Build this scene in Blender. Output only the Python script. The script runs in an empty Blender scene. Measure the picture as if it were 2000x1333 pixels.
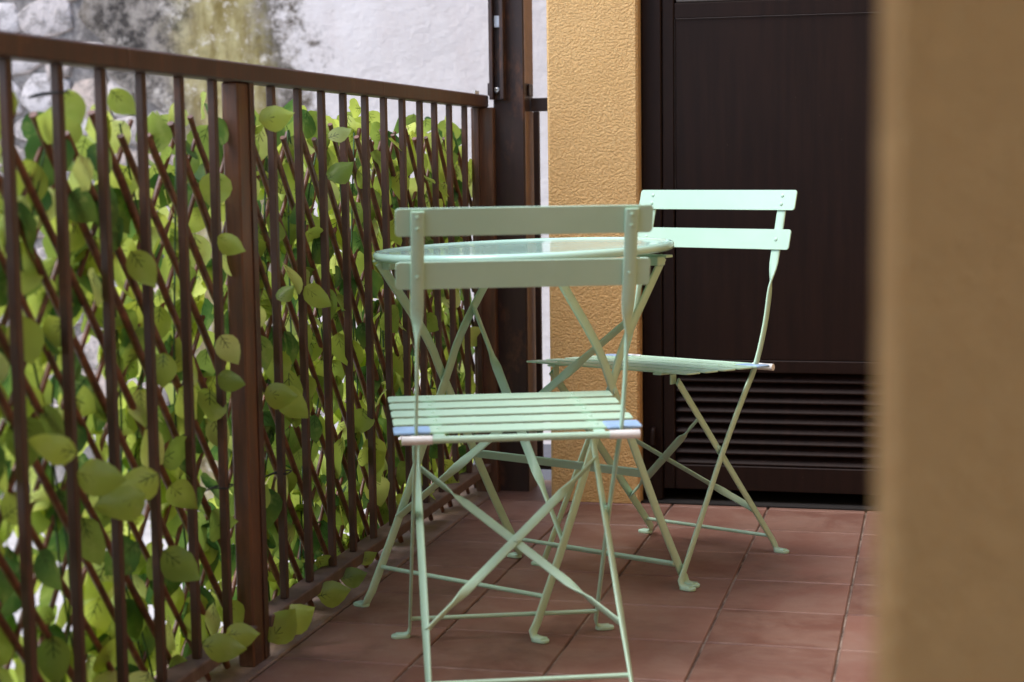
import bpy, math, random
import numpy as np
from mathutils import Vector, Matrix
from math import sin, cos, pi, atan, radians

# ------------------------------------------------------------------ camera, sky, sun, exposure
sc = bpy.context.scene
C = sc.collection
F_PX, CAM_H, YAW, ROLL = 3350.0, 0.885, 0.2425, 0.0132
PITCH = atan(352 / F_PX)
fwd = Vector((-sin(YAW) * cos(PITCH), cos(YAW) * cos(PITCH), -sin(PITCH)))
rt = Vector((cos(YAW), sin(YAW), 0))
up = rt.cross(fwd)
r2 = rt * cos(ROLL) - up * sin(ROLL)
u2 = up * cos(ROLL) + rt * sin(ROLL)
cd = bpy.data.cameras.new('camera')
cam = bpy.data.objects.new('camera', cd)
C.objects.link(cam)
m = Matrix.Identity(4)
for i in range(3):
    m[i][0], m[i][1], m[i][2] = r2[i], u2[i], -fwd[i]
m[2][3] = CAM_H
cam.matrix_world = m
cd.sensor_width = 36
cd.lens = 36 * F_PX / 2000
cd.clip_start, cd.clip_end = 0.02, 500
cd.dof.use_dof = True
cd.dof.focus_distance = 3.75
cd.dof.aperture_fstop = 4.0
sc.camera = cam
cam.location = (0, 0, CAM_H)
bpy.context.view_layer.update()

SUN_EL, SUN_AZ = radians(60), radians(-122)      # azimuth measured from +Y towards +X
w = bpy.data.worlds.new('World')
sc.world = w
w.use_nodes = True
wn = w.node_tree
sky = wn.nodes.new('ShaderNodeTexSky')
sky.sky_type = 'NISHITA'
sky.sun_disc = False
sky.sun_elevation = SUN_EL
sky.sun_rotation = SUN_AZ
sky.air_density, sky.dust_density, sky.ozone_density = 1.0, 1.5, 0.6
bg = wn.nodes['Background']
wn.links.new(sky.outputs[0], bg.inputs[0])
bg.inputs[1].default_value = 0.15
sd = bpy.data.lights.new('sun', 'SUN')
sd.energy = 0.9
sd.angle = radians(28)
sd.color = (1.0, 0.95, 0.88)
sun = bpy.data.objects.new('sun', sd)
C.objects.link(sun)
sdir = Vector((sin(SUN_AZ) * cos(SUN_EL), cos(SUN_AZ) * cos(SUN_EL), sin(SUN_EL)))
sun.rotation_euler = sdir.to_track_quat('Z', 'Y').to_euler()
sun.location = (-6, -6, 10)
sc.view_settings.view_transform = 'Standard'
sc.view_settings.look = 'None'
sc.view_settings.exposure = 1.5
sc.view_settings.gamma = 1
sc.cycles.use_denoising = True
sc.cycles.max_bounces = 8
sc.cycles.diffuse_bounces = 5
sc.cycles.transmission_bounces = 6
sc.cycles.sample_clamp_indirect = 6

random.seed(7)
rng = random.Random(11)

def at(px, py, X=None, Y=None, Z=None):
    """point where the sight line through a photo pixel meets a plane of the place"""
    v = fwd + r2 * ((px - 1000) / F_PX) - u2 * ((py - 666.5) / F_PX)
    o = Vector((0, 0, CAM_H))
    k = X / v.x if X is not None else (Y / v.y if Y is not None else (Z - CAM_H) / v.z)
    return o + v * k

# ------------------------------------------------------------------ materials
class N:
    def __init__(s, name):
        s.m = bpy.data.materials.new(name)
        s.m.use_nodes = True
        s.t = s.m.node_tree
        s.p = s.t.nodes['Principled BSDF']
        s.out = s.t.nodes['Material Output']
    def new(s, typ, **kw):
        n = s.t.nodes.new(typ)
        for k, v in kw.items():
            setattr(n, k, v)
        return n
    def link(s, a, b):
        s.t.links.new(a, b)
    def put(s, sock, v):
        if isinstance(v, bpy.types.NodeSocket):
            s.link(v, sock)
        else:
            sock.default_value = v
    def coord(s, kind='Object'):
        return s.new('ShaderNodeTexCoord').outputs[kind]
    def pos(s):
        return s.new('ShaderNodeNewGeometry').outputs['Position']
    def mapping(s, vec, scale=(1, 1, 1), loc=(0, 0, 0), rot=(0, 0, 0)):
        n = s.new('ShaderNodeMapping')
        s.link(vec, n.inputs[0])
        n.inputs['Scale'].default_value = scale
        n.inputs['Location'].default_value = loc
        n.inputs['Rotation'].default_value = rot
        return n.outputs[0]
    def noise(s, vec, scale, detail=4, rough=0.55, dist=0.0):
        n = s.new('ShaderNodeTexNoise')
        s.link(vec, n.inputs['Vector'])
        n.inputs['Scale'].default_value = scale
        n.inputs['Detail'].default_value = detail
        n.inputs['Roughness'].default_value = rough
        n.inputs['Distortion'].default_value = dist
        return n.outputs[0]
    def voro(s, vec, scale, feature='F1', out=0):
        n = s.new('ShaderNodeTexVoronoi', feature=feature)
        s.link(vec, n.inputs['Vector'])
        n.inputs['Scale'].default_value = scale
        return n.outputs[out]
    def ramp(s, fac, a, b, smooth=True):
        n = s.new('ShaderNodeMapRange')
        n.interpolation_type = 'SMOOTHSTEP' if smooth else 'LINEAR'
        s.put(n.inputs['Value'], fac)
        s.put(n.inputs['From Min'], a)
        s.put(n.inputs['From Max'], b)
        return n.outputs[0]
    def math(s, op, a, b=0.0, clamp=False):
        n = s.new('ShaderNodeMath', operation=op, use_clamp=clamp)
        s.put(n.inputs[0], a)
        s.put(n.inputs[1], b)
        return n.outputs[0]
    def mix(s, fac, a, b, blend='MIX'):
        n = s.new('ShaderNodeMix', data_type='RGBA', blend_type=blend)
        s.put(n.inputs[0], fac)
        s.put(n.inputs[6], a if isinstance(a, bpy.types.NodeSocket) else (*a, 1))
        s.put(n.inputs[7], b if isinstance(b, bpy.types.NodeSocket) else (*b, 1))
        return n.outputs[2]
    def sep(s, vec):
        n = s.new('ShaderNodeSeparateXYZ')
        s.link(vec, n.inputs[0])
        return n.outputs
    def bump(s, h, strength=0.3, dist=0.01):
        n = s.new('ShaderNodeBump')
        n.inputs['Strength'].default_value = strength
        n.inputs['Distance'].default_value = dist
        s.link(h, n.inputs['Height'])
        s.link(n.outputs[0], s.p.inputs['Normal'])
    def base(s, c, rough=0.6, spec=0.5):
        s.put(s.p.inputs['Base Color'], c if isinstance(c, bpy.types.NodeSocket) else (*c, 1))
        s.put(s.p.inputs['Roughness'], rough)
        s.p.inputs['Specular IOR Level'].default_value = spec
        return s.m

def make_mint():
    n = N('mint_paint')
    o = n.pos()
    f = n.ramp(n.noise(o, 9, 3), 0.3, 0.7)
    col = n.mix(f, (0.45, 0.675, 0.53), (0.485, 0.71, 0.565))
    dirt = n.ramp(n.noise(o, 55, 5, 0.7), 0.62, 0.78)
    col = n.mix(n.math('MULTIPLY', dirt, 0.18), col, (0.25, 0.28, 0.18))
    n.base(col, 0.40, 0.35)
    n.p.inputs['Coat Weight'].default_value = 0.06
    n.p.inputs['Coat Roughness'].default_value = 0.2
    n.bump(n.noise(o, 420, 2), 0.10, 0.001)
    return n.m

def make_mint_top():
    n = N('mint_table_top')
    o = n.pos()
    col = n.mix(n.ramp(n.noise(o, 7, 4), 0.3, 0.7), (0.44, 0.70, 0.60), (0.48, 0.75, 0.64))
    n.base(col, n.math('ADD', n.math('MULTIPLY', n.noise(o, 30, 4), 0.10), 0.06), 0.6)
    n.bump(n.noise(o, 25, 2), 0.02, 0.002)
    return n.m

def make_brown(name='brown_steel', a=(0.046, 0.0225, 0.0175), b=(0.078, 0.035, 0.025), rough=0.5, streak=True):
    n = N(name)
    o = n.pos()
    s = n.noise(n.mapping(o, (60, 60, 7)), 1.0, 4, 0.6)
    col = n.mix(n.ramp(s, 0.3, 0.7), a, b)
    rust = n.ramp(n.noise(n.mapping(o, (1, 1, 0.45)), 13, 8, 0.72), 0.54, 0.70)
    col = n.mix(n.math('MULTIPLY', rust, 0.55), col, (0.17, 0.068, 0.032))
    sp = n.ramp(n.noise(o, 210, 3, 0.7), 0.70, 0.76)
    col = n.mix(n.math('MULTIPLY', sp, 0.5), col, (0.30, 0.20, 0.15))
    n.base(col, n.math('ADD', n.math('MULTIPLY', s, 0.3), rough - 0.15))
    n.bump(n.noise(o, 160, 4), 0.15, 0.002)
    return n.m

def make_door():
    n = N('dark_brown_door_paint')
    o = n.pos()
    s = n.noise(n.mapping(o, (45, 45, 3)), 1.0, 5, 0.6)
    col = n.mix(n.ramp(s, 0.3, 0.7), (0.0095, 0.0038, 0.0030), (0.0155, 0.0062, 0.0046))
    sp = n.ramp(n.noise(o, 130, 2, 0.5), 0.76, 0.79)
    col = n.mix(n.math('MULTIPLY', sp, 0.3), col, (0.12, 0.09, 0.08))
    n.base(col, 0.55, 0.2)
    n.bump(s, 0.12, 0.003)
    return n.m

def make_stucco():
    n = N('ochre_roughcast')
    o = n.pos()
    big = n.ramp(n.noise(o, 3.0, 4), 0.3, 0.7)
    col = n.mix(big, (0.69, 0.435, 0.19), (0.76, 0.495, 0.225))
    fine = n.noise(n.mapping(o, (1, 1, 1.15)), 165, 4, 0.58)
    col = n.mix(n.math('MULTIPLY', n.ramp(fine, 0.5, 0.25), 0.22), col, (0.50, 0.29, 0.11))
    n.base(col, 0.9, 0.15)
    h = n.math('ADD', n.ramp(fine, 0.32, 0.66), n.math('MULTIPLY', n.noise(o, 60, 3), 0.5))
    n.bump(h, 0.9, 0.0028)
    return n.m

def make_tile():
    n = N('terracotta_tile')
    o = n.pos()
    rnd = n.new('ShaderNodeObjectInfo').outputs['Random']
    col = n.mix(rnd, (0.155, 0.072, 0.053), (0.255, 0.133, 0.104))
    blot = n.ramp(n.noise(o, 6, 7, 0.68, 0.8), 0.38, 0.62)
    col = n.mix(n.math('MULTIPLY', blot, 0.65), col, (0.27, 0.17, 0.135))
    st = n.ramp(n.noise(n.mapping(o, (5, 26, 1)), 1.0, 4, 0.6), 0.4, 0.75)
    col = n.mix(n.math('MULTIPLY', st, 0.35), col, (0.205, 0.092, 0.064))
    dust = n.ramp(n.noise(o, 18, 6, 0.72), 0.56, 0.74)
    col = n.mix(n.math('MULTIPLY', dust, 0.22), col, (0.40, 0.30, 0.25))
    stain = n.ramp(n.noise(o, 2.6, 8, 0.7, 0.4), 0.50, 0.66)
    col = n.mix(n.math('MULTIPLY', stain, 0.5), col, (0.10, 0.052, 0.040))
    spk = n.ramp(n.noise(o, 340, 2, 0.5), 0.72, 0.77)
    col = n.mix(n.math('MULTIPLY', spk, 0.35), col, (0.06, 0.03, 0.02))
    n.base(col, n.math('ADD', n.math('MULTIPLY', n.noise(o, 22, 4), 0.25), 0.40), 0.35)
    n.bump(n.math('ADD', n.noise(o, 26, 4), n.math('MULTIPLY', n.noise(o, 200, 3), 0.3)), 0.10, 0.004)
    return n.m

def make_grout():
    n = N('grey_grout')
    o = n.pos()
    col = n.mix(n.ramp(n.noise(o, 13, 5, 0.7), 0.35, 0.65), (0.11, 0.078, 0.064), (0.33, 0.26, 0.215))
    n.base(col, 0.95, 0.2)
    n.bump(n.noise(o, 300, 3), 0.4, 0.002)
    return n.m

def make_border():
    n = N('dusty_border_stone')
    o = n.pos()
    col = n.mix(n.ramp(n.noise(o, 8, 5, 0.65), 0.3, 0.7), (0.18, 0.115, 0.09), (0.29, 0.21, 0.175))
    n.base(col, 0.85, 0.2)
    n.bump(n.noise(o, 120, 5), 0.4, 0.003)
    return n.m

def make_wall(plaster=True):
    n = N('weathered_plaster' if plaster else 'rubble_mortar')
    o = n.pos()
    x, y, z = n.sep(o)[:3]
    wob = n.math('MULTIPLY', n.math('SUBTRACT', n.noise(o, 3.2, 6, 0.62), 0.5), 0.55)
    xx = n.math('ADD', x, wob)
    soft = n.noise(o, 13, 10, 0.78)
    white = n.mix(n.ramp(n.noise(o, 2.3, 5), 0.3, 0.7), (0.60, 0.55, 0.525), (0.69, 0.64, 0.615))
    white = n.mix(n.math('MULTIPLY', n.ramp(n.noise(n.mapping(o, (5, 5, 1.6)), 1.0, 5, 0.6), 0.5, 0.75), 0.35), white, (0.48, 0.40, 0.37))
    pits = n.ramp(n.noise(o, 34, 4, 0.7), 0.66, 0.74)
    white = n.mix(n.math('MULTIPLY', pits, 0.45), white, (0.30, 0.29, 0.28))
    grey = n.mix(n.ramp(soft, 0.38, 0.62), (0.040, 0.034, 0.030), (0.30, 0.262, 0.225))
    grey = n.mix(n.ramp(n.noise(o, 7, 10, 0.8), 0.53, 0.64), grey, (0.50, 0.45, 0.395))
    grey = n.mix(n.math('MULTIPLY', n.ramp(n.noise(n.mapping(o, (3, 3, 0.6)), 1.0, 4, 0.6), 0.5, 0.7), 0.6), grey, (0.15, 0.11, 0.07))
    lich = n.mix(n.ramp(n.noise(n.mapping(o, (14, 14, 5)), 1.0, 5, 0.65), 0.35, 0.7), (0.20, 0.15, 0.045), (0.47, 0.41, 0.20))
    lich = n.mix(n.ramp(n.noise(o, 14, 10, 0.8), 0.53, 0.62), lich, (0.60, 0.54, 0.44))
    # the mould grades off along the wall: rubble side grey, a lichen streak, black bloom, then clean plaster
    mould = n.ramp(n.math('ADD', xx, n.math('MULTIPLY', n.math('SUBTRACT', soft, 0.5), 1.1)), -2.36, -2.56)
    col = n.mix(mould, white, grey)
    xs = n.math('ADD', x, n.math('ADD', n.math('MULTIPLY', wob, 0.5), n.math('MULTIPLY', n.math('SUBTRACT', soft, 0.5), 0.35)))
    lm = n.math('MULTIPLY', n.ramp(xs, -3.06, -2.84), n.ramp(xs, -2.54, -2.70))
    col = n.mix(n.math('MULTIPLY', lm, 0.9), col, lich)
    if not plaster:
        col = n.mix(n.ramp(soft, 0.3, 0.7), (0.10, 0.09, 0.085), (0.40, 0.36, 0.33))
    n.base(col, 0.92, 0.2)
    n.bump(n.math('ADD', n.noise(o, 7, 5), n.math('MULTIPLY', n.noise(o, 45, 5, 0.7), 0.5)), 0.6, 0.02)
    return n.m

def make_stone():
    n = N('pale_rubble_stone')
    o = n.pos()
    rnd = n.new('ShaderNodeObjectInfo').outputs['Random']
    col = n.mix(rnd, (0.50, 0.39, 0.32), (0.60, 0.56, 0.55))
    col = n.mix(n.math('MULTIPLY', n.ramp(n.noise(o, 11, 10, 0.78), 0.47, 0.60), 0.75), col, (0.20, 0.18, 0.165))
    n.base(col, 0.9, 0.2)
    n.bump(n.noise(o, 22, 6, 0.65), 0.8, 0.02)
    return n.m

def make_leaf():
    n = N('ivy_leaf')
    uv = n.new('ShaderNodeUVMap').outputs[0]
    u, v, _ = n.sep(uv)[:3]
    tint = n.new('ShaderNodeAttribute', attribute_name='tint').outputs['Fac']
    o = n.pos()
    mm = n.math('ABSOLUTE', n.math('SUBTRACT', u, 0.5))
    a = n.mix(n.ramp(tint, 0.0, 0.7, False), (0.030, 0.115, 0.028), (0.40, 0.52, 0.085))
    a = n.mix(n.ramp(tint, 0.75, 1.0, False), a, (0.62, 0.72, 0.33))
    tip = n.ramp(n.math('ADD', v, n.math('MULTIPLY', n.noise(o, 60, 3), 0.5)), 0.5, 1.15)
    col = n.mix(n.math('MULTIPLY', tip, 0.4), a, (0.24, 0.37, 0.06))
    ed = n.ramp(n.noise(o, 35, 3), 0.52, 0.72)
    col = n.mix(n.math('MULTIPLY', ed, 0.35), col, (0.42, 0.50, 0.16))
    # printed branching veins around the foot of the blade
    vein = n.math('MULTIPLY', n.math('LESS_THAN', mm, 0.013), n.math('LESS_THAN', v, 0.46))
    for v0, k in ((0.10, 1.0), (0.24, 0.9)):
        d = n.math('ABSOLUTE', n.math('SUBTRACT', mm, n.math('MULTIPLY', n.math('SUBTRACT', v, v0), k)))
        b = n.math('MULTIPLY', n.math('LESS_THAN', d, 0.012), n.math('LESS_THAN', v, v0 + 0.14))
        b = n.math('MULTIPLY', b, n.math('GREATER_THAN', v, v0))
        vein = n.math('MAXIMUM', vein, b)
    vein = n.math('MULTIPLY', vein, n.ramp(n.noise(o, 22, 2), 0.38, 0.58))
    col = n.mix(n.math('MULTIPLY', vein, 0.8), col, (0.012, 0.045, 0.010))
    n.base(col, 0.38, 0.45)
    tr = n.new('ShaderNodeBsdfTranslucent')
    tc = n.mix(n.math('ADD', n.math('MULTIPLY', n.ramp(tint, 0.1, 0.8, False), 0.6), 0.06), col, (0.80, 0.86, 0.15))
    tc = n.mix(n.math('MULTIPLY', vein, 0.85), tc, (0.010, 0.040, 0.008))
    n.link(tc, tr.inputs[0])
    ms = n.new('ShaderNodeMixShader')
    ms.inputs[0].default_value = 0.52
    n.link(n.p.outputs[0], ms.inputs[1])
    n.link(tr.outputs[0], ms.inputs[2])
    n.link(ms.outputs[0], n.out.inputs[0])
    return n.m

def make_stick():
    n = N('willow_stick')
    o = n.pos()
    s = n.noise(o, 40, 5, 0.65)
    col = n.mix(n.ramp(s, 0.3, 0.7), (0.075, 0.030, 0.019), (0.19, 0.075, 0.042))
    n.base(col, 0.4)
    n.bump(n.noise(o, 180, 3), 0.5, 0.002)
    return n.m

def plain(name, c, rough=0.6, spec=0.5, metal=0.0, var=0.12, sc_=30):
    n = N(name)
    o = n.pos()
    d = tuple(x * (1 - var) for x in c)
    e = tuple(min(1, x * (1 + var)) for x in c)
    n.base(n.mix(n.ramp(n.noise(o, sc_, 5), 0.3, 0.7), d, e), rough, spec)
    n.p.inputs['Metallic'].default_value = metal
    n.bump(n.noise(o, sc_ * 6, 3), 0.15, 0.002)
    return n.m

M = dict(mint=make_mint(), top=make_mint_top(), brown=make_brown(),
         column=make_brown('dark_brown_column', (0.028, 0.014, 0.013), (0.040, 0.020, 0.017), 0.5),
         rusty=make_brown('rusty_post', (0.070, 0.033, 0.021), (0.135, 0.056, 0.029)),
         dusty=make_brown('dusty_rail', (0.10, 0.062, 0.050), (0.15, 0.098, 0.080), 0.7),
         door=make_door(), stucco=make_stucco(), tile=make_tile(), grout=make_grout(), border=make_border(),
         plaster=make_wall(True), mortar=make_wall(False), stone=make_stone(), leaf=make_leaf(), stick=make_stick(),
         bolt=plain('zinc_bolt', (0.45, 0.45, 0.46), 0.35, 0.5, 0.9),
         white_clip=plain('white_plastic', (0.62, 0.66, 0.72), 0.5),
         film=plain('blue_film', (0.32, 0.50, 0.76), 0.35),
         foam=plain('pale_wrap', (0.74, 0.76, 0.78), 0.6),
         tie=plain('black_wire', (0.012, 0.012, 0.012), 0.5),
         dark=plain('shade_black', (0.01, 0.008, 0.008), 0.9),  # near-black base holds the shade under and behind the door
         roofp=plain('ceiling_plaster', (0.62, 0.55, 0.44), 0.9),
         slate=plain('blue_grey_slate', (0.085, 0.09, 0.105), 0.7),
         ground=plain('courtyard_concrete', (0.48, 0.46, 0.45), 0.9, sc_=6),
         bead=plain('dusty_bead', (0.055, 0.045, 0.045), 0.6),
         tan=plain('lit_side_tan', (0.26, 0.155, 0.10), 0.6),  # lighter brown: light on the column's right face put into colour
         pot=plain('terracotta_pot', (0.40, 0.15, 0.075), 0.8),
         stem=plain('plastic_stem', (0.02, 0.075, 0.015), 0.5))

# ------------------------------------------------------------------ mesh helpers
class MB:
    def __init__(s):
        s.v, s.f, s.uv = [], [], []
    def add(s, vs, fs):
        b = len(s.v)
        s.v += [tuple(v) for v in vs]
        s.f += [tuple(i + b for i in f) for f in fs]
        return s
    def box(s, x0, x1, y0, y1, z0, z1, ch=0.0):
        if ch <= 0:
            vs = [(x, y, z) for z in (z0, z1) for y in (y0, y1) for x in (x0, x1)]
            return s.add(vs, [(0, 2, 3, 1), (4, 5, 7, 6), (0, 1, 5, 4), (2, 6, 7, 3), (0, 4, 6, 2), (1, 3, 7, 5)])
        X, Y, Z = (x0, x1), (y0, y1), (z0, z1)
        vs, idx = [], {}
        for i in (0, 1):
            for j in (0, 1):
                for k in (0, 1):
                    sx, sy, sz = (1 - 2 * i) * ch, (1 - 2 * j) * ch, (1 - 2 * k) * ch
                    for a, p in enumerate(((X[i], Y[j] + sy, Z[k] + sz), (X[i] + sx, Y[j], Z[k] + sz), (X[i] + sx, Y[j] + sy, Z[k]))):
                        idx[i, j, k, a] = len(vs)
                        vs.append(p)
        fs = []
        for i in (0, 1):
            q = [idx[i, 0, 0, 0], idx[i, 1, 0, 0], idx[i, 1, 1, 0], idx[i, 0, 1, 0]]
            fs.append(q if i else q[::-1])
            q = [idx[0, i, 0, 1], idx[0, i, 1, 1], idx[1, i, 1, 1], idx[1, i, 0, 1]]
            fs.append(q if i else q[::-1])
            q = [idx[0, 0, i, 2], idx[1, 0, i, 2], idx[1, 1, i, 2], idx[0, 1, i, 2]]
            fs.append(q if i else q[::-1])
        for j in (0, 1):
            for k in (0, 1):
                fs.append((idx[0, j, k, 1], idx[1, j, k, 1], idx[1, j, k, 2], idx[0, j, k, 2]))
                fs.append((idx[j, 0, k, 0], idx[j, 1, k, 0], idx[j, 1, k, 2], idx[j, 0, k, 2]))
                fs.append((idx[j, k, 0, 0], idx[j, k, 1, 0], idx[j, k, 1, 1], idx[j, k, 0, 1]))
        for i in (0, 1):
            for j in (0, 1):
                for k in (0, 1):
                    fs.append((idx[i, j, k, 0], idx[i, j, k, 1], idx[i, j, k, 2]))
        return s.add(vs, fs)
    def ring_sweep(s, rings, cap=True):
        n = len(rings[0])
        vs = [p for r in rings for p in r]
        fs = []
        for a in range(len(rings) - 1):
            for i in range(n):
                j = (i + 1) % n
                fs.append((a * n + i, a * n + j, (a + 1) * n + j, (a + 1) * n + i))
        if cap:
            fs.append(tuple(range(n - 1, -1, -1)))
            b = (len(rings) - 1) * n
            fs.append(tuple(range(b, b + n)))
        return s.add(vs, fs)
    def strap(s, pts, wv, w, t, ch=None):
        """flat bar along pts; wv: width direction for each point"""
        pts = [Vector(p) for p in pts]
        if isinstance(wv, (Vector, tuple)):
            wv = [wv] * len(pts)
        ch = ch if ch is not None else t * 0.3
        rings = []
        for i, p in enumerate(pts):
            tg = (pts[min(i + 1, len(pts) - 1)] - pts[max(i - 1, 0)]).normalized()
            a = Vector(wv[i])
            a = (a - tg * a.dot(tg)).normalized()
            b = tg.cross(a)
            ww = w[i] if isinstance(w, (list, tuple)) else w
            h, k = ww / 2, t / 2
            rings.append([p + a * x + b * y for x, y in ((-h, -k + ch), (-h + ch, -k), (h - ch, -k), (h, -k + ch), (h, k - ch), (h - ch, k), (-h + ch, k), (-h, k - ch))])
        return s.ring_sweep(rings)
    def tube(s, pts, r, n=10):
        pts = [Vector(p) for p in pts]
        rings = []
        ref = None
        for i, p in enumerate(pts):
            tg = (pts[min(i + 1, len(pts) - 1)] - pts[max(i - 1, 0)]).normalized()
            if ref is None:
                ref = Vector((0, 0, 1)) if abs(tg.z) < 0.9 else Vector((1, 0, 0))
            a = (ref - tg * ref.dot(tg)).normalized()
            b = tg.cross(a)
            rr = r[i] if isinstance(r, (list, tuple)) else r
            rings.append([p + a * (cos(2 * pi * j / n) * rr) + b * (sin(2 * pi * j / n) * rr) for j in range(n)])
        return s.ring_sweep(rings)
    def lathe(s, prof, n=48, cap=True, c=(0, 0, 0)):
        rings = [[(c[0] + r * cos(2 * pi * j / n), c[1] + r * sin(2 * pi * j / n), c[2] + z) for j in range(n)] for r, z in prof]
        return s.ring_sweep(rings, cap)
    def plate(s, outline, origin, ax, ay, t):
        """rounded outline (2d) in plane ax, ay, thickness t along the normal, centred"""
        o, ax, ay = Vector(origin), Vector(ax), Vector(ay)
        nn = ax.cross(ay).normalized()
        e = t * 0.2
        cx = sum(p[0] for p in outline) / len(outline)
        cy = sum(p[1] for p in outline) / len(outline)
        rings = []
        for d, ins in ((-t / 2, e), (-t / 2 + e, 0), (t / 2 - e, 0), (t / 2, e)):
            ring = []
            for px, py in outline:
                l = math.hypot(px - cx, py - cy)
                k = (l - ins) / l
                ring.append(o + ax * (cx + (px - cx) * k) + ay * (cy + (py - cy) * k) + nn * d)
            rings.append(ring)
        return s.ring_sweep(rings)
    def mesh(s, name, mat, smooth=None):
        me = bpy.data.meshes.new(name)
        me.from_pydata(s.v, [], s.f)
        me.materials.append(M[mat])
        me.update()
        if smooth:
            me.polygons.foreach_set('use_smooth', [True] * len(me.polygons))
            try:
                me.set_sharp_from_angle(angle=radians(smooth))
            except Exception:
                pass
        return me
    def build(s, name, mat, parent=None, smooth=None):
        return link(name, s.mesh(name, mat, smooth), parent)

def link(name, me, parent=None, mw=None):
    o = bpy.data.objects.new(name, me)
    C.objects.link(o)
    if parent is not None:
        o.parent = parent
    if mw is not None:
        o.matrix_local = mw
    return o

def thing(name, label, cat, loc=(0, 0, 0), rz=0, group=None):
    o = link(name, None)
    o.location = loc
    o.rotation_euler = (0, 0, rz)
    o.empty_display_size = 0.1
    return tag(o, label, cat, group)

def tag(o, label, cat, group=None):
    o['label'], o['category'] = label, cat
    if group:
        o['group'] = group
    return o

def struct(o):
    o['kind'] = 'structure'
    return o

def smooth_path(pts, n=6):
    """Catmull-Rom through pts"""
    P = [Vector(p) for p in pts]
    P = [P[0] * 2 - P[1]] + P + [P[-1] * 2 - P[-2]]
    out = []
    for i in range(1, len(P) - 2):
        a, b, c, d = P[i - 1], P[i], P[i + 1], P[i + 2]
        for k in range(n):
            t = k / n
            out.append(0.5 * ((2 * b) + (c - a) * t + (2 * a - 5 * b + 4 * c - d) * t * t + (3 * b - a - 3 * c + d) * t ** 3))
    out.append(P[-2])
    return out

def rrect(w, h, r, n=4):
    out = []
    for cx, cy, a0 in ((w / 2 - r, h / 2 - r, 0), (-w / 2 + r, h / 2 - r, pi / 2), (-w / 2 + r, -h / 2 + r, pi), (w / 2 - r, -h / 2 + r, 1.5 * pi)):
        for k in range(n + 1):
            a = a0 + k / n * pi / 2
            out.append((cx + r * cos(a), cy + r * sin(a)))
    return out

# ------------------------------------------------------------------ setting: courtyard, floor
struct(MB().box(-40, 40, -40, 40, -0.9, -0.6).build('ground', 'ground'))

slab = struct(MB().box(-1.33, 2.6, -1.2, 4.505, -0.22, -0.0045).build('balcony_floor', 'grout'))
J, T0 = 0.2445, 0.0046
tile_me = [MB().box(-J / 2 + T0 / 2, J / 2 - T0 / 2, -J / 2 + T0 / 2, J / 2 - T0 / 2, -0.010, 0.0, 0.0022).mesh('floor_tile', 'tile') for _ in range(1)]
for i in range(-4, 6):
    for k in range(-13, 6):
        x = -0.159 + (i + 0.5) * J
        y = 3.07 + (k + 0.5) * J
        if y > 4.45:
            continue
        o = link('floor_tile', tile_me[0], slab)
        o.location = (x, y, rng.uniform(-0.0008, 0.0006))
        o.rotation_euler = (rng.uniform(-.0025, .0025), rng.uniform(-.0025, .0025), rng.uniform(-.003, .003))
y = 4.45
for i in range(-4, 6):
    x = -0.159 + (i + 0.5) * J
    MB().box(x - J / 2 + T0 / 2, x + J / 2 - T0 / 2, 4.2925 + T0 / 2, 4.503, -0.010, 0.0, 0.0022).build('cut_tile', 'tile', slab)
y = -0.8
for k in range(12):
    L = 0.489
    MB().box(-1.325, -1.139, y + .002, y + L - .002, -0.012, 0.0015, 0.003).build('edging_stone', 'border', slab)
    y += L
    if y + L > 4.50:
        break
MB().box(-1.325, -1.139, y + .002, 4.50, -0.012, 0.0015, 0.003).build('edging_stone', 'border', slab)

# neighbour's ledge seen through the return railing
lg = thing('slate_ledge', 'blue grey slate ledge with pink edge beyond the return railing', 'ledge', (-1.0, 4.8, -0.3))
MB().box(-0.45, 0.9, -0.18, 0.55, 0.0, 0.272).build('ledge_body', 'slate', lg)
MB().box(-0.45, 0.9, -0.285, -0.185, 0.02, 0.296, 0.004).build('edge_stone', 'border', lg)
for i, (x, y, rz) in enumerate(((-0.13, 0.46, 0.2), (0.0, 0.44, -0.15), (0.12, 0.47, 0.1))):
    p = thing('terracotta_pot', ('small terracotta pot on the slate ledge, nearest the corner column', 'middle small terracotta pot on the slate ledge', 'small terracotta pot on the slate ledge, nearest the ochre pillar')[i], 'pot', (-1.0 + x, 4.8 + y, -0.0275), rz, 'pots on the ledge')
    MB().lathe([(0.03, 0), (0.042, 0.07), (0.038, 0.07), (0.03, 0.02)], 18).build('pot_body', 'pot', p, 40)
    MB().lathe([(0.040, 0.066), (0.047, 0.066), (0.048, 0.085), (0.040, 0.086)], 18).build('pot_rim', 'pot', p, 40)

# ------------------------------------------------------------------ old courtyard wall
cw = thing('courtyard_wall', 'old white plastered courtyard wall with dark mould and exposed rubble', 'wall', (-2.0, 6.7, -3.2))
def child_world(o, parent):
    o.parent = parent
    o.matrix_parent_inverse = Matrix.Translation(-Vector(parent.location))
    return o
def part(mb, name, mat, parent, smooth=None):
    """mesh given in place coordinates, parented to an unrotated thing"""
    off = Vector(parent.location)
    mb.v = [tuple(Vector(v) - off) for v in mb.v]
    return mb.build(name, mat, parent, smooth)
part(MB().box(-7.5, 3.0, 6.53, 6.95, -3.2, 4.2), 'wall_core', 'mortar', cw)
def edge_x(z):
    return -3.42 + 0.42 * max(0, min(1, (1.45 - z) / 0.4)) + 0.05 * sin(z * 9) + 0.03 * sin(z * 23 + 1)
zs = [(-3.2 + i * 0.05) for i in range(149)]
outl = [(edge_x(z) + rng.uniform(-.02, .02), z) for z in zs]
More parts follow.
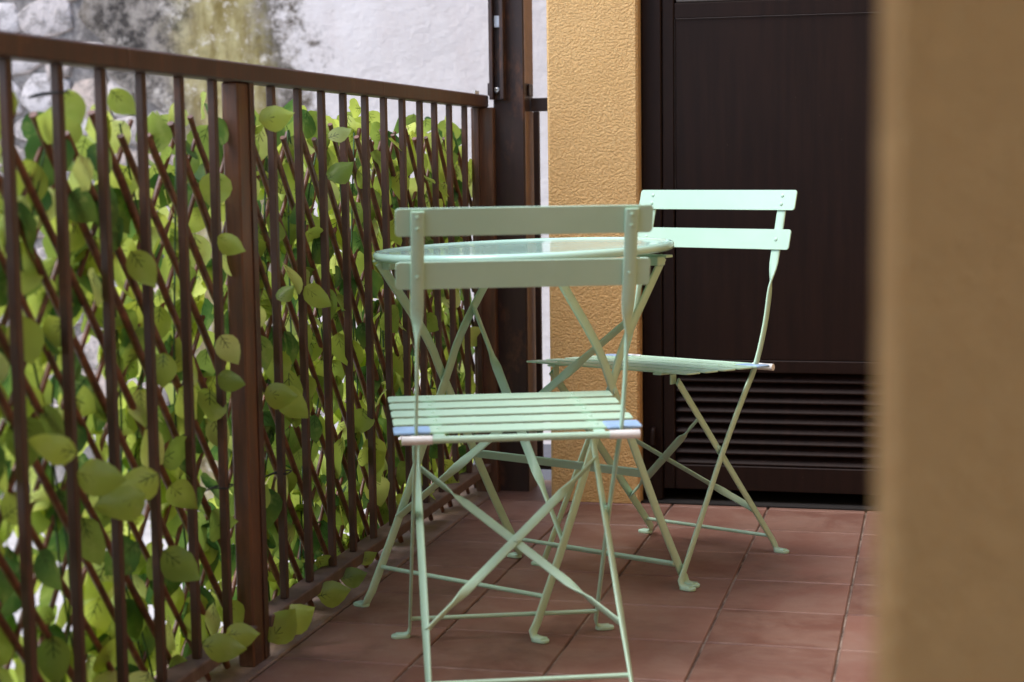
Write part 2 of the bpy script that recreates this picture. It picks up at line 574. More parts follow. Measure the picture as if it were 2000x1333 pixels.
vs = [(x, 6.50, z) for x, z in outl] + [(3.0, 6.50, z) for z in zs] + [(x - 0.012, 6.532, z) for x, z in outl]
n_ = len(zs)
fs = [(i, n_ + i, n_ + i + 1, i + 1) for i in range(n_ - 1)] + [(2 * n_ + i, i, i + 1, 2 * n_ + i + 1) for i in range(n_ - 1)]
part(MB().add(vs, fs), 'plaster_coat', 'plaster', cw)
def stone_mesh(rx, rz_, seed):
    r = random.Random(seed)
    n = 9
    rad = [1.12 + r.uniform(-.24, .14) for _ in range(n)]
    rings = []
    for k, d in ((1.0, 0.0), (0.98, -0.014), (0.90, -0.021), (0.5, -0.024)):
        rings.append([(cos(2 * pi * i / n) * rx * rad[i] * k * (1 + .12 * abs(sin(4 * pi * i / n))), d + r.uniform(-.006, .006) * (k < 1), sin(2 * pi * i / n) * rz_ * rad[i] * k * (1 + .12 * abs(sin(4 * pi * i / n)))) for i in range(n)])
    mb = MB().ring_sweep(rings)
    mb.f = [f[::-1] for f in mb.f]
    return mb
z = -0.3
sid = 0
while z < 2.2:
    h = rng.uniform(0.10, 0.19)
    x = -5.5 + rng.uniform(0, .1)
    while x < edge_x(z + h / 2) - 0.06:
        wd = rng.uniform(0.09, 0.25)
        o = stone_mesh(wd / 2 * 0.97, h / 2 * rng.uniform(.85, 1.0), sid).build('rubble_stone', 'stone', cw, 50)
        o.location = Vector((x + wd / 2, 6.533, z + h / 2 + rng.uniform(-.03, .03))) - Vector(cw.location)
        o.rotation_euler = (0, rng.uniform(-.25, .25), 0)
        x += wd
        sid += 1
    z += h

# ------------------------------------------------------------------ house: pillar, door wall, unseen ceiling and walls shaped for the light
PY = 4.305
hs = thing('house', 'ochre roughcast house front with dark brown louvred door', 'house', (0, 4.5, 0))
part(MB().box(-0.965, -0.7305, PY, 4.70, -0.004, 3.2, 0.006), 'pillar', 'stucco', hs)
part(MB().box(0.42, 2.6, PY, 4.70, -0.004, 3.2, 0.006), 'wall', 'stucco', hs)
part(MB().box(-0.7305, 0.42, PY + .002, 4.70, 2.32, 3.2, 0.0), 'lintel', 'stucco', hs)
part(MB().box(-0.7305, 0.42, 4.66, 4.69, -0.004, 2.32), 'dark_backing', 'dark', hs)
DY = 4.352
part(MB().box(-0.7305, 0.42, 4.318, 4.66, 0.0012, 0.0040), 'door_gap_shade', 'dark', hs)  # near-black sheet: shade under the door painted over the floor
dr = part(MB().box(-0.7290, -0.678, DY - 0.004, DY + 0.09, 0.0042, 2.318, 0.003), 'door', 'door', hs)
dr['label'] = 'dark brown wooden door with louvred bottom'
def dpart(mb, name, mat='door', smooth=None):
    off = Vector(hs.location)
    mb.v = [tuple(Vector(v) - off) for v in mb.v]
    return mb.build(name, mat, dr, smooth)
dpart(MB().box(-0.729, 0.419, DY - 0.004, DY + 0.09, 2.255, 2.318, 0.002), 'head_frame')
dpart(MB().box(0.369, 0.419, DY - 0.004, DY + 0.09, 0.0042, 2.254, 0.003), 'jamb')
for x0, x1 in ((-0.676, 0.366),):
    dpart(MB().box(x0, -0.646, DY, DY + 0.045, 0.034, 2.25, 0.0025), 'stile')
    dpart(MB().box(0.32, x1, DY, DY + 0.045, 0.034, 2.25, 0.0025), 'stile')
    for z0, z1, nm in ((0.034, 0.098, 'bottom_rail'), (0.340, 0.372, 'middle_rail'), (1.2355, 1.274, 'lock_rail'), (2.16, 2.25, 'top_rail')):
        dpart(MB().box(-0.645, 0.319, DY + .0015, DY + 0.044, z0, z1, 0.002), nm)
    dpart(MB().box(-0.6425, 0.317, DY + 0.003, DY + 0.03, 0.3728, 1.2342, 0.0015), 'panel')
    dpart(MB().box(-0.6425, 0.317, DY + 0.012, DY + 0.03, 1.283, 2.157, 0.004), 'panel')
    dpart(MB().strap([(-0.640, DY + 0.006, 1.2785), (0.315, DY + 0.006, 1.2785)], (0, 0, 1), 0.007, 0.008), 'glazing_bead', 'bead')
    dpart(MB().strap([(-0.6415, DY + 0.0008, 1.2348), (0.316, DY + 0.0008, 1.2348)], (0, 0, 1), 0.0013, 0.002), 'panel_edge', 'bead')
    dpart(MB().strap([(-0.6437, DY + 0.0008, 0.80), (-0.6437, DY + 0.0008, 1.2335)], (1, 0, 0), 0.0010, 0.002), 'panel_edge', 'bead')
    for k in range(9):
        zc = 0.112 + k * 0.0268
        mb = MB()
        mb.strap([(-0.644, DY + 0.020, zc), (0.318, DY + 0.020, zc)], (0, -0.72, -0.69), 0.034, 0.006)
        dpart(mb, 'louvre_slat')
dpart(MB().tube(smooth_path([(-0.700, DY - .004, 0.19), (-0.700, DY - .02, 0.185), (-0.700, DY - .022, 0.13), (-0.700, DY - .006, 0.115)], 5), 0.007, 8), 'bolt_handle', 'door', 60)
part(MB().box(-1.36, 2.6, -2.6, 1.02, 2.95, 3.15), 'shade_roof', 'roofp', hs)  # out of view; extent shaped to shade the near wall corner
part(MB().box(-1.36, -1.14, -1.3, 0.45, -0.22, 2.948), 'shade_wall', 'stucco', hs)  # unseen; added to keep sun off the near wall corner
part(MB().box(-3.0, 4.0, -4.4, -4.1, -0.6, 3.4), 'bounce_wall', 'stucco', hs)  # unseen; added to block low blue sky and bounce ochre light
part(MB().box(0.424, 0.65, 0.957, PY - .002, -0.004, 2.948), 'side_bounce_wall', 'stucco', hs)  # out of view; moved close to bounce ochre light onto the chairs

fw = thing('wall_corner', 'blurred ochre wall corner close to the camera at the right edge', 'wall', (0.5, 0.85, 0))
part(MB().box(-0.0245, 1.5, 0.75, 0.955, -0.004, 2.94, 0.010), 'wall_body', 'stucco', fw, None)

# ------------------------------------------------------------------ corner column and its guide channel
col = thing('corner_column', 'tall dark brown steel corner column at the end of the railing', 'column', (-1.09, 4.47, 0))
part(MB().box(-1.136, -1.052, 4.42, 4.52, -0.003, 2.945, 0.003), 'shaft', 'column', col)
part(MB().box(-1.0516, -1.0500, 4.424, 4.517, 0.0, 1.0140, 0.0), 'lit_side_face', 'tan', col)  # thin facing added to paint the lit right side of the shaft
part(MB().box(-1.0516, -1.0500, 4.424, 4.517, 1.0870, 2.945, 0.0), 'lit_side_face', 'tan', col)
ch = part(MB().box(-1.1385, -1.128, 4.388, 4.4185, 1.045, 2.945, 0.0015), 'guide_channel', 'column', col)
part(MB().box(-1.1095, -1.099, 4.388, 4.4185, 1.045, 2.945, 0.0015), 'guide_channel', 'column', col)
part(MB().box(-1.1275, -1.110, 4.410, 4.4187, 1.045, 2.945, 0.0), 'channel_back', 'column', col)
part(MB().box(-1.126, -1.111, 4.400, 4.4095, 1.232, 1.262, 0.001), 'clip', 'white_clip', col)
b_ = MB()
b_.ring_sweep([[(-1.1188 + r * cos(a * pi / 8), yy, 1.069 + r * sin(a * pi / 8)) for a in range(16)] for r, yy in ((.0075, 4.410), (.0075, 4.394), (.005, 4.392), (.0045, 4.398))])
part(b_, 'bolt', 'bolt', col, 40)
part(MB().box(-1.1445, -1.139, 4.395, 4.418, 1.056, 1.088, 0.001), 'bracket', 'column', col)
part(MB().box(-1.0498, -1.046, 4.455, 4.50, 1.055, 1.086, 0.001), 'bracket', 'column', col)
for yy in (4.33, 4.35):
    part(MB().tube([(-1.16, yy, 1.057), (-1.16, yy, 1.067)], 0.004, 8), 'bolt', 'bolt', col, 40)

# ------------------------------------------------------------------ railings
rl = thing('balcony_railing', 'long brown steel balcony railing with square balusters along the left', 'railing', (-1.17, 2.8, 0))
RX = -1.17
part(MB().box(RX - 0.022, RX + 0.022, 0.9, 4.4183, 1.0255, 1.0575, 0.003), 'top_rail', 'brown', rl)
part(MB().box(RX - 0.022, RX + 0.023, 0.9, 2.752, 0.056, 0.0785, 0.002), 'bottom_rail', 'dusty', rl)
part(MB().box(RX - 0.022, RX + 0.023, 2.818, 4.390, 0.056, 0.0785, 0.002), 'bottom_rail', 'dusty', rl)
part(MB().box(RX - 0.0175, RX + 0.0135, 2.7535, 2.8165, 0.0, 1.0250, 0.003), 'post', 'rusty', rl)
part(MB().box(RX + 0.0137, RX + 0.0165, 2.7985, 2.8195, 0.004, 1.0250, 0.001), 'post_strip', 'brown', rl)
part(MB().box(RX - 0.020, RX + 0.0400, 4.3915, 4.4185, 0.0, 1.0250, 0.002), 'end_post', 'rusty', rl)
bal = MB().box(-0.0068, 0.0068, -0.0072, 0.0072, 0.0790, 1.0250, 0.0014).mesh('baluster', 'brown')
for k in range(-8, 19):
    y = 2.0205 + 0.1311 * k
    if abs(y - 2.785) < 0.06 or y > 4.40:
        continue
    o = link('baluster', bal, rl)
    o.location = (rng.uniform(-.001, .001), y - 2.8, 0)
    o.rotation_euler = (rng.uniform(-.003, .003), rng.uniform(-.002, .002), rng.uniform(-.04, .04))
for yb in (3.53, 2.33):
    part(MB().box(RX + 0.0222, RX + 0.0228, yb, yb + .0015, 1.027, 1.056), 'weld_mark', 'border', rl)

rr = thing('return_railing', 'short dark return railing between the corner column and the ochre pillar', 'railing', (-0.95, 4.5, 0))
part(MB().box(-1.0495, -0.40, 4.482, 4.503, 1.015, 1.050, 0.002), 'top_rail', 'column', rr)
part(MB().box(-1.0495, -0.40, 4.482, 4.503, 0.050, 0.064, 0.002), 'bottom_rail', 'column', rr)
for x in (-1.036, -0.905, -0.775):
    part(MB().box(x - 0.0075, x + 0.0075, 4.486, 4.500, 0.0645, 1.0145, 0.001), 'baluster', 'column', rr)

# ------------------------------------------------------------------ leafy trellises
def leaf_geo(r, flat=False):
    """blade along +Y, unit length, folded and curled; returns verts, faces, uvs"""
    prof = ((0, 0.02), (0.07, 0.20), (0.20, 0.34), (0.38, 0.405), (0.56, 0.37), (0.74, 0.26), (0.89, 0.115), (1.0, 0.004))
    fold, curl, side, wav = r.uniform(-.35, .25), r.uniform(-.9, .5), r.uniform(-.3, .3), r.uniform(.0, .05)
    if flat:
        fold, curl, side, wav = r.uniform(-.42, -.12), r.uniform(-.5, .2), r.uniform(-.3, .3), .045
    ph = r.uniform(0, 6.28)
    wk = r.uniform(0.82, 1.05)
    vs, uv = [], []
    for v, h in prof:
        h *= wk
        yy = v * (1 - 0.06 * curl * curl * v)
        zz = -0.35 * curl * v * v
        cx = side * 0.2 * v * v
        for q in (-1, -0.55, 0, 0.55, 1):
            vs.append((cx + q * h, yy + 0.02 * q * q, zz + abs(q) * h * fold + wav * sin(v * 9 + q * 2 + ph) * abs(q)))
            uv.append((0.5 + q * h, v))
    fs = []
    for a in range(len(prof) - 1):
        for b in range(4):
            i = a * 5 + b
            fs.append((i, i + 1, i + 6, i + 5))
    return vs, fs, uv
NV = 20
variants = [leaf_geo(random.Random(100 + i)) for i in range(NV)] + [leaf_geo(random.Random(500 + i), True) for i in range(8)]
def leaf_mesh_join(items, name):
    """items: list of (variant, matrix, tint)"""
    V, Fs, UV, T = [], [], [], []
    b = 0
    for k, mw, t in items:
        vs, fs, uv = variants[k]
        a = np.c_[np.array(vs), np.ones(len(vs))] @ np.array(mw).T
        V.append(a[:, :3])
        Fs += [tuple(i + b for i in f) for f in fs]
        UV += uv
        T += [t] * len(vs)
        b += len(vs)
    me = bpy.data.meshes.new(name)
    me.from_pydata(np.concatenate(V).tolist(), [], Fs)
    ul = me.uv_layers.new(name='UVMap')
    idx = np.empty(len(me.loops), dtype=np.int32)
    me.loops.foreach_get('vertex_index', idx)
    ul.data.foreach_set('uv', np.array(UV, dtype=np.float32)[idx].ravel())
    at_ = me.attributes.new('tint', 'FLOAT', 'POINT')
    at_.data.foreach_set('value', np.array(T, dtype=np.float32))
    me.materials.append(M['leaf'])
    me.polygons.foreach_set('use_smooth', [True] * len(me.polygons))
    me.update()
    return me
TINTS = (0.0, 0.25, 0.5, 0.75, 1.0)
shared = {}
def leaf_shared(k, ti):
    if (k, ti) not in shared:
        shared[k, ti] = leaf_mesh_join([(k, Matrix.Identity(4), TINTS[ti])], 'leaf')
    return shared[k, ti]

def leaf_matrix(base, axis, nrm, size):
    y = Vector(axis).normalized()
    z = Vector(nrm)
    z = (z - y * z.dot(y)).normalized()
    x = y.cross(z)
    mm = Matrix.Identity(4)
    for i in range(3):
        mm[i][0], mm[i][1], mm[i][2], mm[i][3] = x[i] * size, y[i] * size, z[i] * size, base[i]
    return mm

SL = 1.24
def trellis(name_label, y0, y1, r, hand):
    root = thing('leafy_trellis', name_label, 'trellis', (-1.215, (y0 + y1) / 2, 0), 0, 'leafy willow trellises tied behind the railing')
    off = Vector(root.location)
    TOP, BOT, P = 0.955, 0.006, 0.0855
    for direction, xx in ((-1, -1.2015), (1, -1.2300)):
        s0 = y0 - (TOP - BOT) / SL
        k = 0
        while True:
            ys = s0 + k * P + r.uniform(-.008, .008)
            k += 1
            if ys > y1:
                break
            # the stick rises from (ya, za) to (yb, zb); mirrored for the other hand
            ya, yb = ys, ys + (TOP - BOT) / SL
            za, zb = BOT, TOP + r.uniform(-.025, .012)
            if ya < y0:
                za += (y0 - ya) * SL
                ya = y0
            if yb > y1:
                zb -= (yb - y1) * SL
                yb = y1
            if zb - za < 0.10:
                continue
            if direction < 0:
                ya, yb = y0 + y1 - ya, y0 + y1 - yb
            A, B = Vector((xx, ya, za)), Vector((xx, yb, zb))
            pts = []
            for q in range(6):
                t = q / 5
                p = A.lerp(B, t)
                p.y += r.uniform(-.0025, .0025)
                p.x += r.uniform(-.0012, .0012)
                pts.append(p - off)
            rad = r.uniform(.0050, .0064) if direction < 0 else r.uniform(.0038, .0050)
            MB().tube(pts, [rad * r.uniform(.9, 1.1) for _ in pts], 7).build('stick', 'stick', root, 60)
    items = []
    def emit(p, ax, nr, sz, tint=None, keep=0):
        k = r.randrange(NV) if keep < 50 else NV + r.randrange(8)
        ti = min(4, max(0, int(r.gauss(2.3, 1.7)))) if tint is None else tint
        items.append((keep, k, leaf_matrix(p - off, ax, nr, sz), ti))
    cell = 0.042
    for layer, (xa, xb, drop, tl) in enumerate(((-1.195, -1.186, 0.90, 0), (-1.243, -1.2155, 0.20 if y0 < 2 else 0.10, 0), (-1.285, -1.255, 0.60, 0))):
        ny, nz = int((y1 - y0) / cell), int(0.925 / cell)
        for a in range(ny + 1):
            for b in range(nz + 1):
                if r.random() < drop:
                    continue
                p = Vector((r.uniform(xa, xb), y0 + (a + r.uniform(-.2, 1.2)) * cell, 0.035 + (b + r.uniform(-.2, 1.1)) * cell))
                if p.z > 0.90 and r.random() < 0.5:
                    continue
                ang = r.gauss(-pi / 2, 1.15) if p.z < 0.9 or r.random() < .6 else r.gauss(pi / 2, 0.6)
                if p.z < 0.10:
                    ang = r.uniform(-.5, .6) + (pi if r.random() < .5 else 0)
                ax = Vector((r.uniform(-.25, .30), cos(ang), sin(ang)))
                if layer == 1:
                    ax.x = r.uniform(-.35, .02)
                if layer == 0:
                    ax.x = r.uniform(-.08, .22)
                nr = Vector((1, r.gauss(-.75, .6), r.gauss(0.2, .5)))
                if r.random() < .2:
                    nr = -nr
                sz = r.uniform(.058, .088)
                if p.z + max(0, ax.normalized().z) * sz > 0.995:
                    ax.z = -abs(ax.z)
                emit(p, ax, nr, sz, None, -layer * 2 - abs(p.y) * 0.25 + sz * 8 + r.uniform(0, .3))
    for (bx, by), (tx, ty), X, dx, tint in hand:
        lx_, ly_ = (bx, by) if bx < tx else (tx, ty)
        rx_, ry_ = (tx, ty) if bx < tx else (bx, by)
        Lp = at(lx_, ly_, X=X)
        Rp = at(rx_, ry_, X=X)
        k_ = (Lp - cam.location).dot(fwd) / (Rp - cam.location).dot(fwd)
        Rp = Rp.lerp(cam.location + (Rp - cam.location) * k_, 0.85)
        A, B = (Lp, Rp) if bx < tx else (Rp, Lp)
        ax = B - A
        ax = B - A
        emit(A, ax, Vector((.35 + r.uniform(-.2, .2), -0.9, 0.55 + r.uniform(-.3, .3))), ax.length, tint, 50)
    items.sort(key=lambda q: -q[0])
    for _, k, mw, ti in items[:300]:
        link('leaf', leaf_shared(k, ti), root, mw)
    o = link('leaf_mass', leaf_mesh_join([(k, mw, TINTS[ti]) for _, k, mw, ti in items[300:]], 'leaf_mass'), root)
    o['kind'] = 'stuff'
    # green plastic runners that carry the leaves
    for q in range(int((y1 - y0) / 0.11)):
        y = y0 + (q + r.random()) * 0.11
        pts = smooth_path([Vector((-1.2215, min(max(y + r.uniform(-.06, .06), y0), y1), z)) - off for z in (0.04, 0.27, 0.5, 0.72, 0.95)], 4)
        MB().tube(pts, 0.0018, 5).build('runner', 'stem', root, 60)
    return root

handL = [((152, 885), (52, 868), -1.140, 0.012, 3), ((150, 925), (245, 938), -1.142, 0.01, 2), ((310, 925), (225, 965), -1.143, 0.0, 3),
         ((285, 965), (185, 1000), -1.138, 0.012, 2), ((255, 490), (305, 560), -1.150, 0.0, 2), ((318, 1075), (390, 1132), -1.148, 0.01, 1),
         ((425, 462), (478, 492), -1.143, 0.004, 2), ((430, 655), (466, 710), -1.146, 0.0, 4), ((425, 735), (478, 752), -1.144, 0.008, 1),
         ((395, 1262), (480, 1266), -1.138, 0.006, 2), ((440, 1240), (506, 1236), -1.140, 0.006, 3), ((130, 175), (160, 245), -1.19, 0.02, 2),
         ((215, 175), (265, 225), -1.19, 0.02, 2)]
handR = [((505, 235), (572, 222), -1.140, 0.01, 3), ((640, 270), (686, 255), -1.150, 0.008, 4), ((515, 770), (580, 775), -1.140, 0.006, 2),
         ((545, 760), (600, 815), -1.143, 0.004, 2), ((595, 560), (645, 598), -1.150, 0.006, 2), ((540, 585), (575, 560), -1.148, 0.004, 1),
         ((640, 350), (690, 320), -1.155, 0.004, 1), ((525, 1255), (575, 1190), -1.150, 0.02, 2), ((545, 1225), (612, 1185), -1.155, 0.02, 3),
         ((620, 1165), (683, 1152), -1.150, 0.02, 2), ((665, 1132), (715, 1118), -1.150, 0.016, 1), ((700, 1100), (735, 1080), -1.155, 0.016, 2)]
trellis('artificial ivy trellis on the nearer railing bay, left of the wide post', 1.55, 2.745, random.Random(5), handL)
trellis('artificial ivy trellis on the farther railing bay, between wide post and corner column', 2.828, 4.44, random.Random(8), handR)

# wire ties
for i, (y, z, lab) in enumerate(((2.151, 0.985, 'black wire tie looped round a baluster near the top left'), (2.946, 0.315, 'black wire tie round the first baluster past the wide post'), (2.672, 0.34, 'black wire tie round the last baluster before the wide post'))):
    t = MB()
    pts = [(-1.158, y - .013, z), (-1.158, y + .013, z + .002), (-1.183, y + .013, z), (-1.2, y - .02, z - .006), (-1.183, y - .014, z), (-1.158, y - .013, z)]
    t.tube(smooth_path(pts, 3), 0.0016, 5)
    tag(t.build('wire_tie', 'tie', None, 60), lab, 'wire', 'wire ties on the railing')

# ------------------------------------------------------------------ folding bistro chairs
def lerp(a, b, t):
    return a + (b - a) * t

def foot_path(x, y, sgn, top):
    """strap end curling out sideways into a foot"""
    return [(x, y, 0.030), (x, y, 0.016), (x + sgn * .003, y, 0.0085), (x + sgn * .009, y, 0.0062), (x + sgn * .026, y, 0.0062)]

def foot_pad(leg, x, y, sgn):
    mb = MB()
    mb.plate(rrect(0.036, 0.023, 0.011), (x + sgn * .017, y, 0.0033), (1, 0, 0), (0, 1, 0), 0.0062)
    mb.build('foot', 'mint', leg, 40)

def rivets(parent, pts, nrm, r=0.0042):
    nv = Vector(nrm).normalized()
    a = nv.orthogonal().normalized()
    b = nv.cross(a)
    for p in pts:
        p = Vector(p)
        mb = MB().ring_sweep([[p + nv * d + (a * cos(2 * pi * j / 10) + b * sin(2 * pi * j / 10)) * (r * k) for j in range(10)] for k, d in ((1.0, -.002), (.95, .0012), (.5, .0022))])
        mb.build('rivet', 'mint', parent, 50)

def chair(label, loc, rz, yB, zs=0.0, film=True, tilt=(0, 0)):
    t = thing('folding_chair', label, 'chair', loc, rz, 'mint folding bistro chairs')
    t.rotation_euler = (tilt[0], tilt[1], rz)
    # A frame: back upright running through the seat to the front foot (side profile y, z)
    prof = [(0.205, 0.03), (0.125, 0.145), (0.044, 0.262), (-0.040, 0.368), (-0.097, 0.437), (-0.137, 0.520), (-0.160, 0.600), (-0.183, 0.672), (-0.2245, 0.807)]
    fine = smooth_path([(0, a, b) for a, b in prof], 5)
    ups = []
    for s in (-1, 1):
        pts, wv, ww = [], [], []
        for p in fine:
            tw = max(0, min(1, (p.z - 0.585) / 0.075))
            tw = tw * tw * (3 - 2 * tw)
            x = s * lerp(0.176, 0.171, p.z / 0.82)
            pts.append((x, p.y, p.z))
            an = tw * pi / 2
            wv.append((s * sin(an), cos(an) * 0.85, cos(an) * 0.52))
            ww.append(lerp(0.017, 0.0215, tw))
        fp = foot_path(s * .176, 0.214, s, 0)[::-1]
        pts = fp[:4] + pts
        wv = [(0, 1, 0)] * 4 + wv
        ww = [0.019] * 4 + ww
        mb = MB().strap(pts, wv, ww, 0.0050)
        leg = mb.build('upright_leg', 'mint', t, 50)
        foot_pad(leg, s * .176, 0.214, s)
        ups.append(leg)
    # B frame: rear legs hinged under the seat front
    B0, B1 = Vector((0, 0.200, 0.430)), Vector((0, yB + 0.012, 0.030))
    for s in (-1, 1):
        xs = lambda q: s * lerp(0.1615, 0.1665, q)
        pts = [(xs(q), lerp(B0.y, B1.y, q), lerp(B0.z, B1.z, q)) for q in (0, .25, .5, .75, 1)] + foot_path(s * .1665, yB, s, 0)[1:]
        wv = [(0, 0.73, 0.68)] * 5 + [(0, 1, 0)] * 4
        leg = MB().strap(pts, wv, 0.018, 0.005).build('leg', 'mint', t, 50)
        foot_pad(leg, s * .1665, yB, s)
        rivets(leg, [(xs(.44) + s * 0.004, lerp(B0.y, B1.y, .40), lerp(B0.z, B1.z, .40))], (s, 0, 0), 0.006)
    # backrest slats, in front of the uprights
    d = (Vector((0, -0.228, 0.818)) - Vector((0, -0.183, 0.672))).normalized()
    nf = Vector((0, d.z, -d.y))
    for zc in (0.789, 0.703):
        c0 = Vector((0, -0.183, 0.672)) + d * ((zc - 0.672) / d.z) + nf * 0.0046
        sl = MB().plate(rrect(0.412, 0.046, 0.006), c0, (1, 0, 0), d, 0.0035).build('backrest_slat', 'mint', t, 40)
        pp = []
        for s in (-1, 1):
            for dz in ((-0.009, 0.010) if zc > .75 else (0.0,)):
                pp.append(c0 + Vector((s * .1712, 0, 0)) + d * dz)
        rivets(sl, [p + nf * .0018 for p in pp], nf)
        rivets(sl, [p - nf * .0072 for p in pp], -nf, 0.0036)
    # seat: side bars, five slats, rear rod
    sf, sr = Vector((0, 0.243, 0.452 + zs)), Vector((0, -0.105, 0.434 + zs))
    for s in (-1, 1):
        MB().strap([(s * 0.135, sf.y - 0.006, sf.z - 0.0045), (s * 0.135, -0.128, sr.z - 0.0050)], (1, 0, 0), 0.020, 0.004).build('seat_bar', 'mint', t)
        hk = MB().strap([(s * 0.150, 0.200, 0.424), (s * 0.150, 0.200, 0.4438)], (0, 1, 0), 0.020, 0.004)
        hk.build('hinge_lug', 'mint', t)
    sd_ = (sr - sf)
    sn = Vector((0, -sd_.z, sd_.y)).normalized()
    if sn.z < 0:
        sn = -sn
    for k in range(5):
        c0 = sf.lerp(sr, (k + 0.5) / 5)
        sl = MB().plate(rrect(0.416, 0.0505, 0.007), c0, (1, 0, 0), sd_.normalized(), 0.0035).build('seat_slat', 'mint', t, 40)
        rivets(sl, [c0 + Vector((s * .135, 0, 0)) + sn * 0.0017 for s in (-1, 1)], sn, 0.004)
        if k == 4 and film:
            for s in (-1, 1):
                MB().plate(rrect(0.062, 0.0525, 0.007), c0 + Vector((s * .179, -0.002, 0)), (1, 0, 0), sd_.normalized(), 0.0046).build('protective_film', 'film', sl, 40)
    rb = MB().tube([(-0.196, -0.1275, sr.z - 0.006), (0.196, -0.1275, sr.z - 0.006)], 0.0062, 12).build('rear_rod', 'mint', t, 50)
    for s in (-1, 1):
        MB().tube([(s * 0.148, -0.1275, sr.z - 0.006), (s * 0.199, -0.1275, sr.z - 0.006)], 0.0076, 12).build('end_wrap', 'foam', rb, 50)
    # stretchers
    MB().tube([(-.1755, 0.190, 0.042), (.1755, 0.190, 0.042)], 0.0042, 10).build('stretcher', 'mint', t, 50)
    q = (0.430 - 0.040) / 0.4
    yq = lerp(B0.y, B1.y, q)
    MB().tube([(-.166, yq, 0.040), (.166, yq, 0.040)], 0.0042, 10).build('stretcher', 'mint', t, 50)
    # crossed braces between the rear legs
    bd = (B1 - B0).normalized()
    bn = Vector((0, -bd.z, bd.y)).normalized()
    for s in (-1, 1):
        za, zb = 0.345, 0.108
        A = Vector((-s * .162, lerp(B0.y, B1.y, (0.43 - za) / .4), za))
        Bp = Vector((s * .165, lerp(B0.y, B1.y, (0.43 - zb) / .4), zb))
        pts, wv = [], []
        side = (Bp - A).normalized().cross(bn)
        n = 28
        for i in range(n + 1):
            f = i / n
            e = min(f, 1 - f)
            tw = max(0, min(1, (e - 0.14) / 0.12))
            tw = tw * tw * (3 - 2 * tw)
            pts.append(A.lerp(Bp, f) + bn * (s * 0.0022))
            wv.append(bn * cos(tw * pi / 2) + side * sin(tw * pi / 2))
        br = MB().strap(pts, wv, 0.0165, 0.0036).build('cross_brace', 'mint', t, 50)
        if s > 0:
            mid = A.lerp(Bp, 0.5)
            rivets(br, [mid + bn * 0.0045], bn, 0.005)
            rivets(br, [mid - bn * 0.0045], -bn, 0.005)
    return t

chair('mint green folding chair in front, its back to the camera', (-0.7068, 2.8565, 0), 0.3513, -0.232)
chair('mint green folding chair behind the table, before the dark door', (-0.5746, 3.7208, 0), 2.7186, -0.195)

# ------------------------------------------------------------------ folding table
e_ = Vector((0.408, 0.913, 0))
tb_rz = math.atan2(-0.408, 0.913)
tb = thing('folding_table', 'round mint green folding bistro table with glossy top between the chairs', 'table', (-0.800, 3.340, 0), tb_rz)
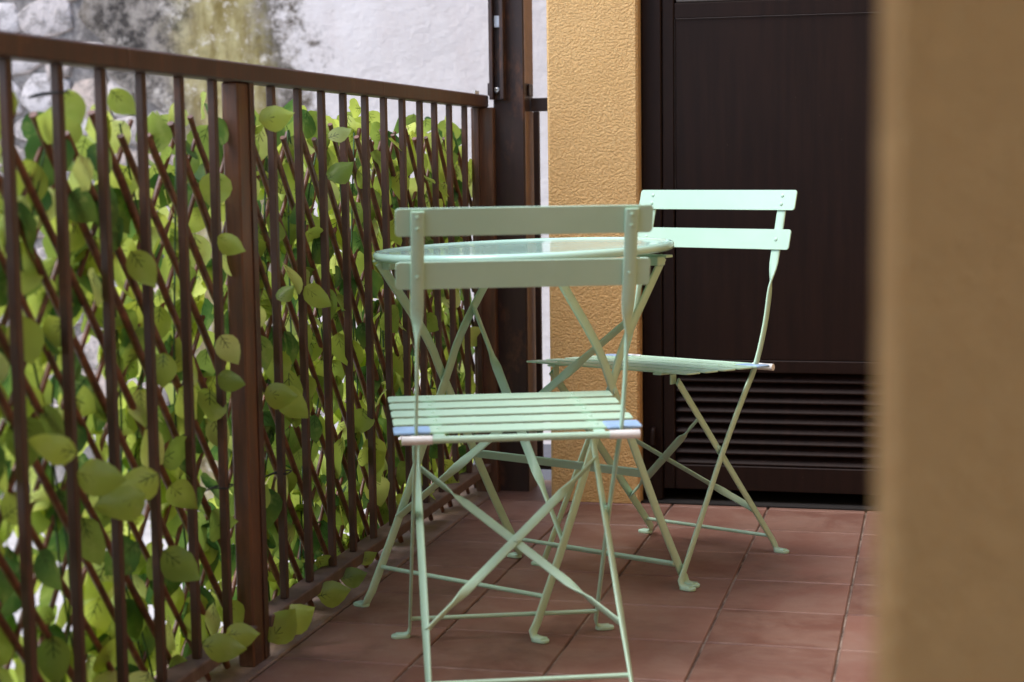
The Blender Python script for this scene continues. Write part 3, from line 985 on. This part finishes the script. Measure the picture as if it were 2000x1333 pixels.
# local axes: +x = right of the frame, +y = away
WP, WQ = 0.2075, 0.2165
tops = []
for nm, s0, wd in (('P', 1, WP), ('Q', -1, WQ)):
    prof = [(-s0 * .243, 0.030), (-s0 * .150, 0.178), (-s0 * .060, 0.335), (s0 * .010, 0.455), (s0 * .034, 0.500), (s0 * .075, 0.556), (s0 * .150, 0.640), (s0 * .192, 0.688)]
    fine = smooth_path([(0, a, b) for a, b in prof], 4)
    for s in (-1, 1):
        pts = [(s * wd, p.y, p.z) for p in fine]
        fp = foot_path(s * wd, -s0 * .256, s, 0)[::-1]
        pts = fp[:4] + pts
        wv = [(0, 1, 0)] * 4 + [(0, 0.8, 0.6 * s0)] * len(fine)
        leg = MB().strap(pts, wv, 0.0215, 0.0055).build('leg', 'mint', tb, 50)
        foot_pad(leg, s * wd, -s0 * .256, s)
        if nm == 'P':
            rivets(leg, [(s * (wd + .013), 0.0, 0.437)], (s, 0, 0), 0.007)
    MB().tube([(-wd, -s0 * .214, 0.074 if nm == 'P' else 0.055), (wd, -s0 * .214, 0.074 if nm == 'P' else 0.055)], 0.0046, 10).build('stretcher', 'mint', tb, 50)
    MB().strap([(-0.224, s0 * .190, 0.690), (0.224, s0 * .190, 0.690)], (0, 1, 0), 0.024, 0.005).build('top_bearer', 'mint', tb)
MB().strap([(-WQ, 0.094, 0.262), (WQ, 0.094, 0.262)], (0, -0.5, 0.86), 0.022, 0.0045).build('cross_bar', 'mint', tb)
for s in (-1, 1):
    A = Vector((-s * WP, 0.092, 0.578))
    Bp = Vector((s * WP, -0.158, 0.165))
    A0, B0_ = Vector((0, 0.0, 0.437)), Vector((0, -0.243, 0.03))
    bd = (B0_ - A0).normalized()
    bn = Vector((0, -bd.z, bd.y)).normalized()
    side = (Bp - A).normalized().cross(bn)
    pts, wv = [], []
    for i in range(33):
        f = i / 32
        e = min(f, 1 - f)
        tw = max(0, min(1, (e - 0.20) / 0.12))
        tw = tw * tw * (3 - 2 * tw)
        pts.append(A.lerp(Bp, f) + bn * (s * 0.0026))
        wv.append(bn * cos(tw * pi / 2) + side * sin(tw * pi / 2))
    MB().strap(pts, wv, 0.019, 0.004).build('cross_brace', 'mint', tb, 50)
for x, y in ((0.205, 0.172), (-0.205, -0.172)):
    MB().box(x - .012, x + .012, y - .014, y + .014, 0.672, 0.6905, 0.002).build('hinge_lug', 'mint', tb)
# top: pressed disc with rolled rim, hanging a little out of level as in the photo
R = 0.3015
prof = [(0.001, -0.004), (R - .012, -0.004)]
for k in range(0, 13):
    a = radians(215 - k * 25)
    a = radians(200) + radians(k * 25)
    prof.append((R - .0085 + .0085 * cos(a), -0.0040 + .0085 * sin(a)))
prof += [(R - .016, 0.0015), (R - .024, 0.0000), (0.15, 0.0), (0.001, 0.0)]
top = MB().lathe(prof, 96).build('table_top', 'top', tb, 50)
top.location = (0, 0, 0.7115)
ax_view = Vector((-0.24, 0.97, 0))
lx = Vector((cos(-tb_rz) * ax_view.x - sin(-tb_rz) * ax_view.y, sin(-tb_rz) * ax_view.x + cos(-tb_rz) * ax_view.y, 0)).normalized()
top.rotation_mode = 'QUATERNION'
from mathutils import Quaternion
top.rotation_quaternion = Quaternion(lx, radians(-1.5))
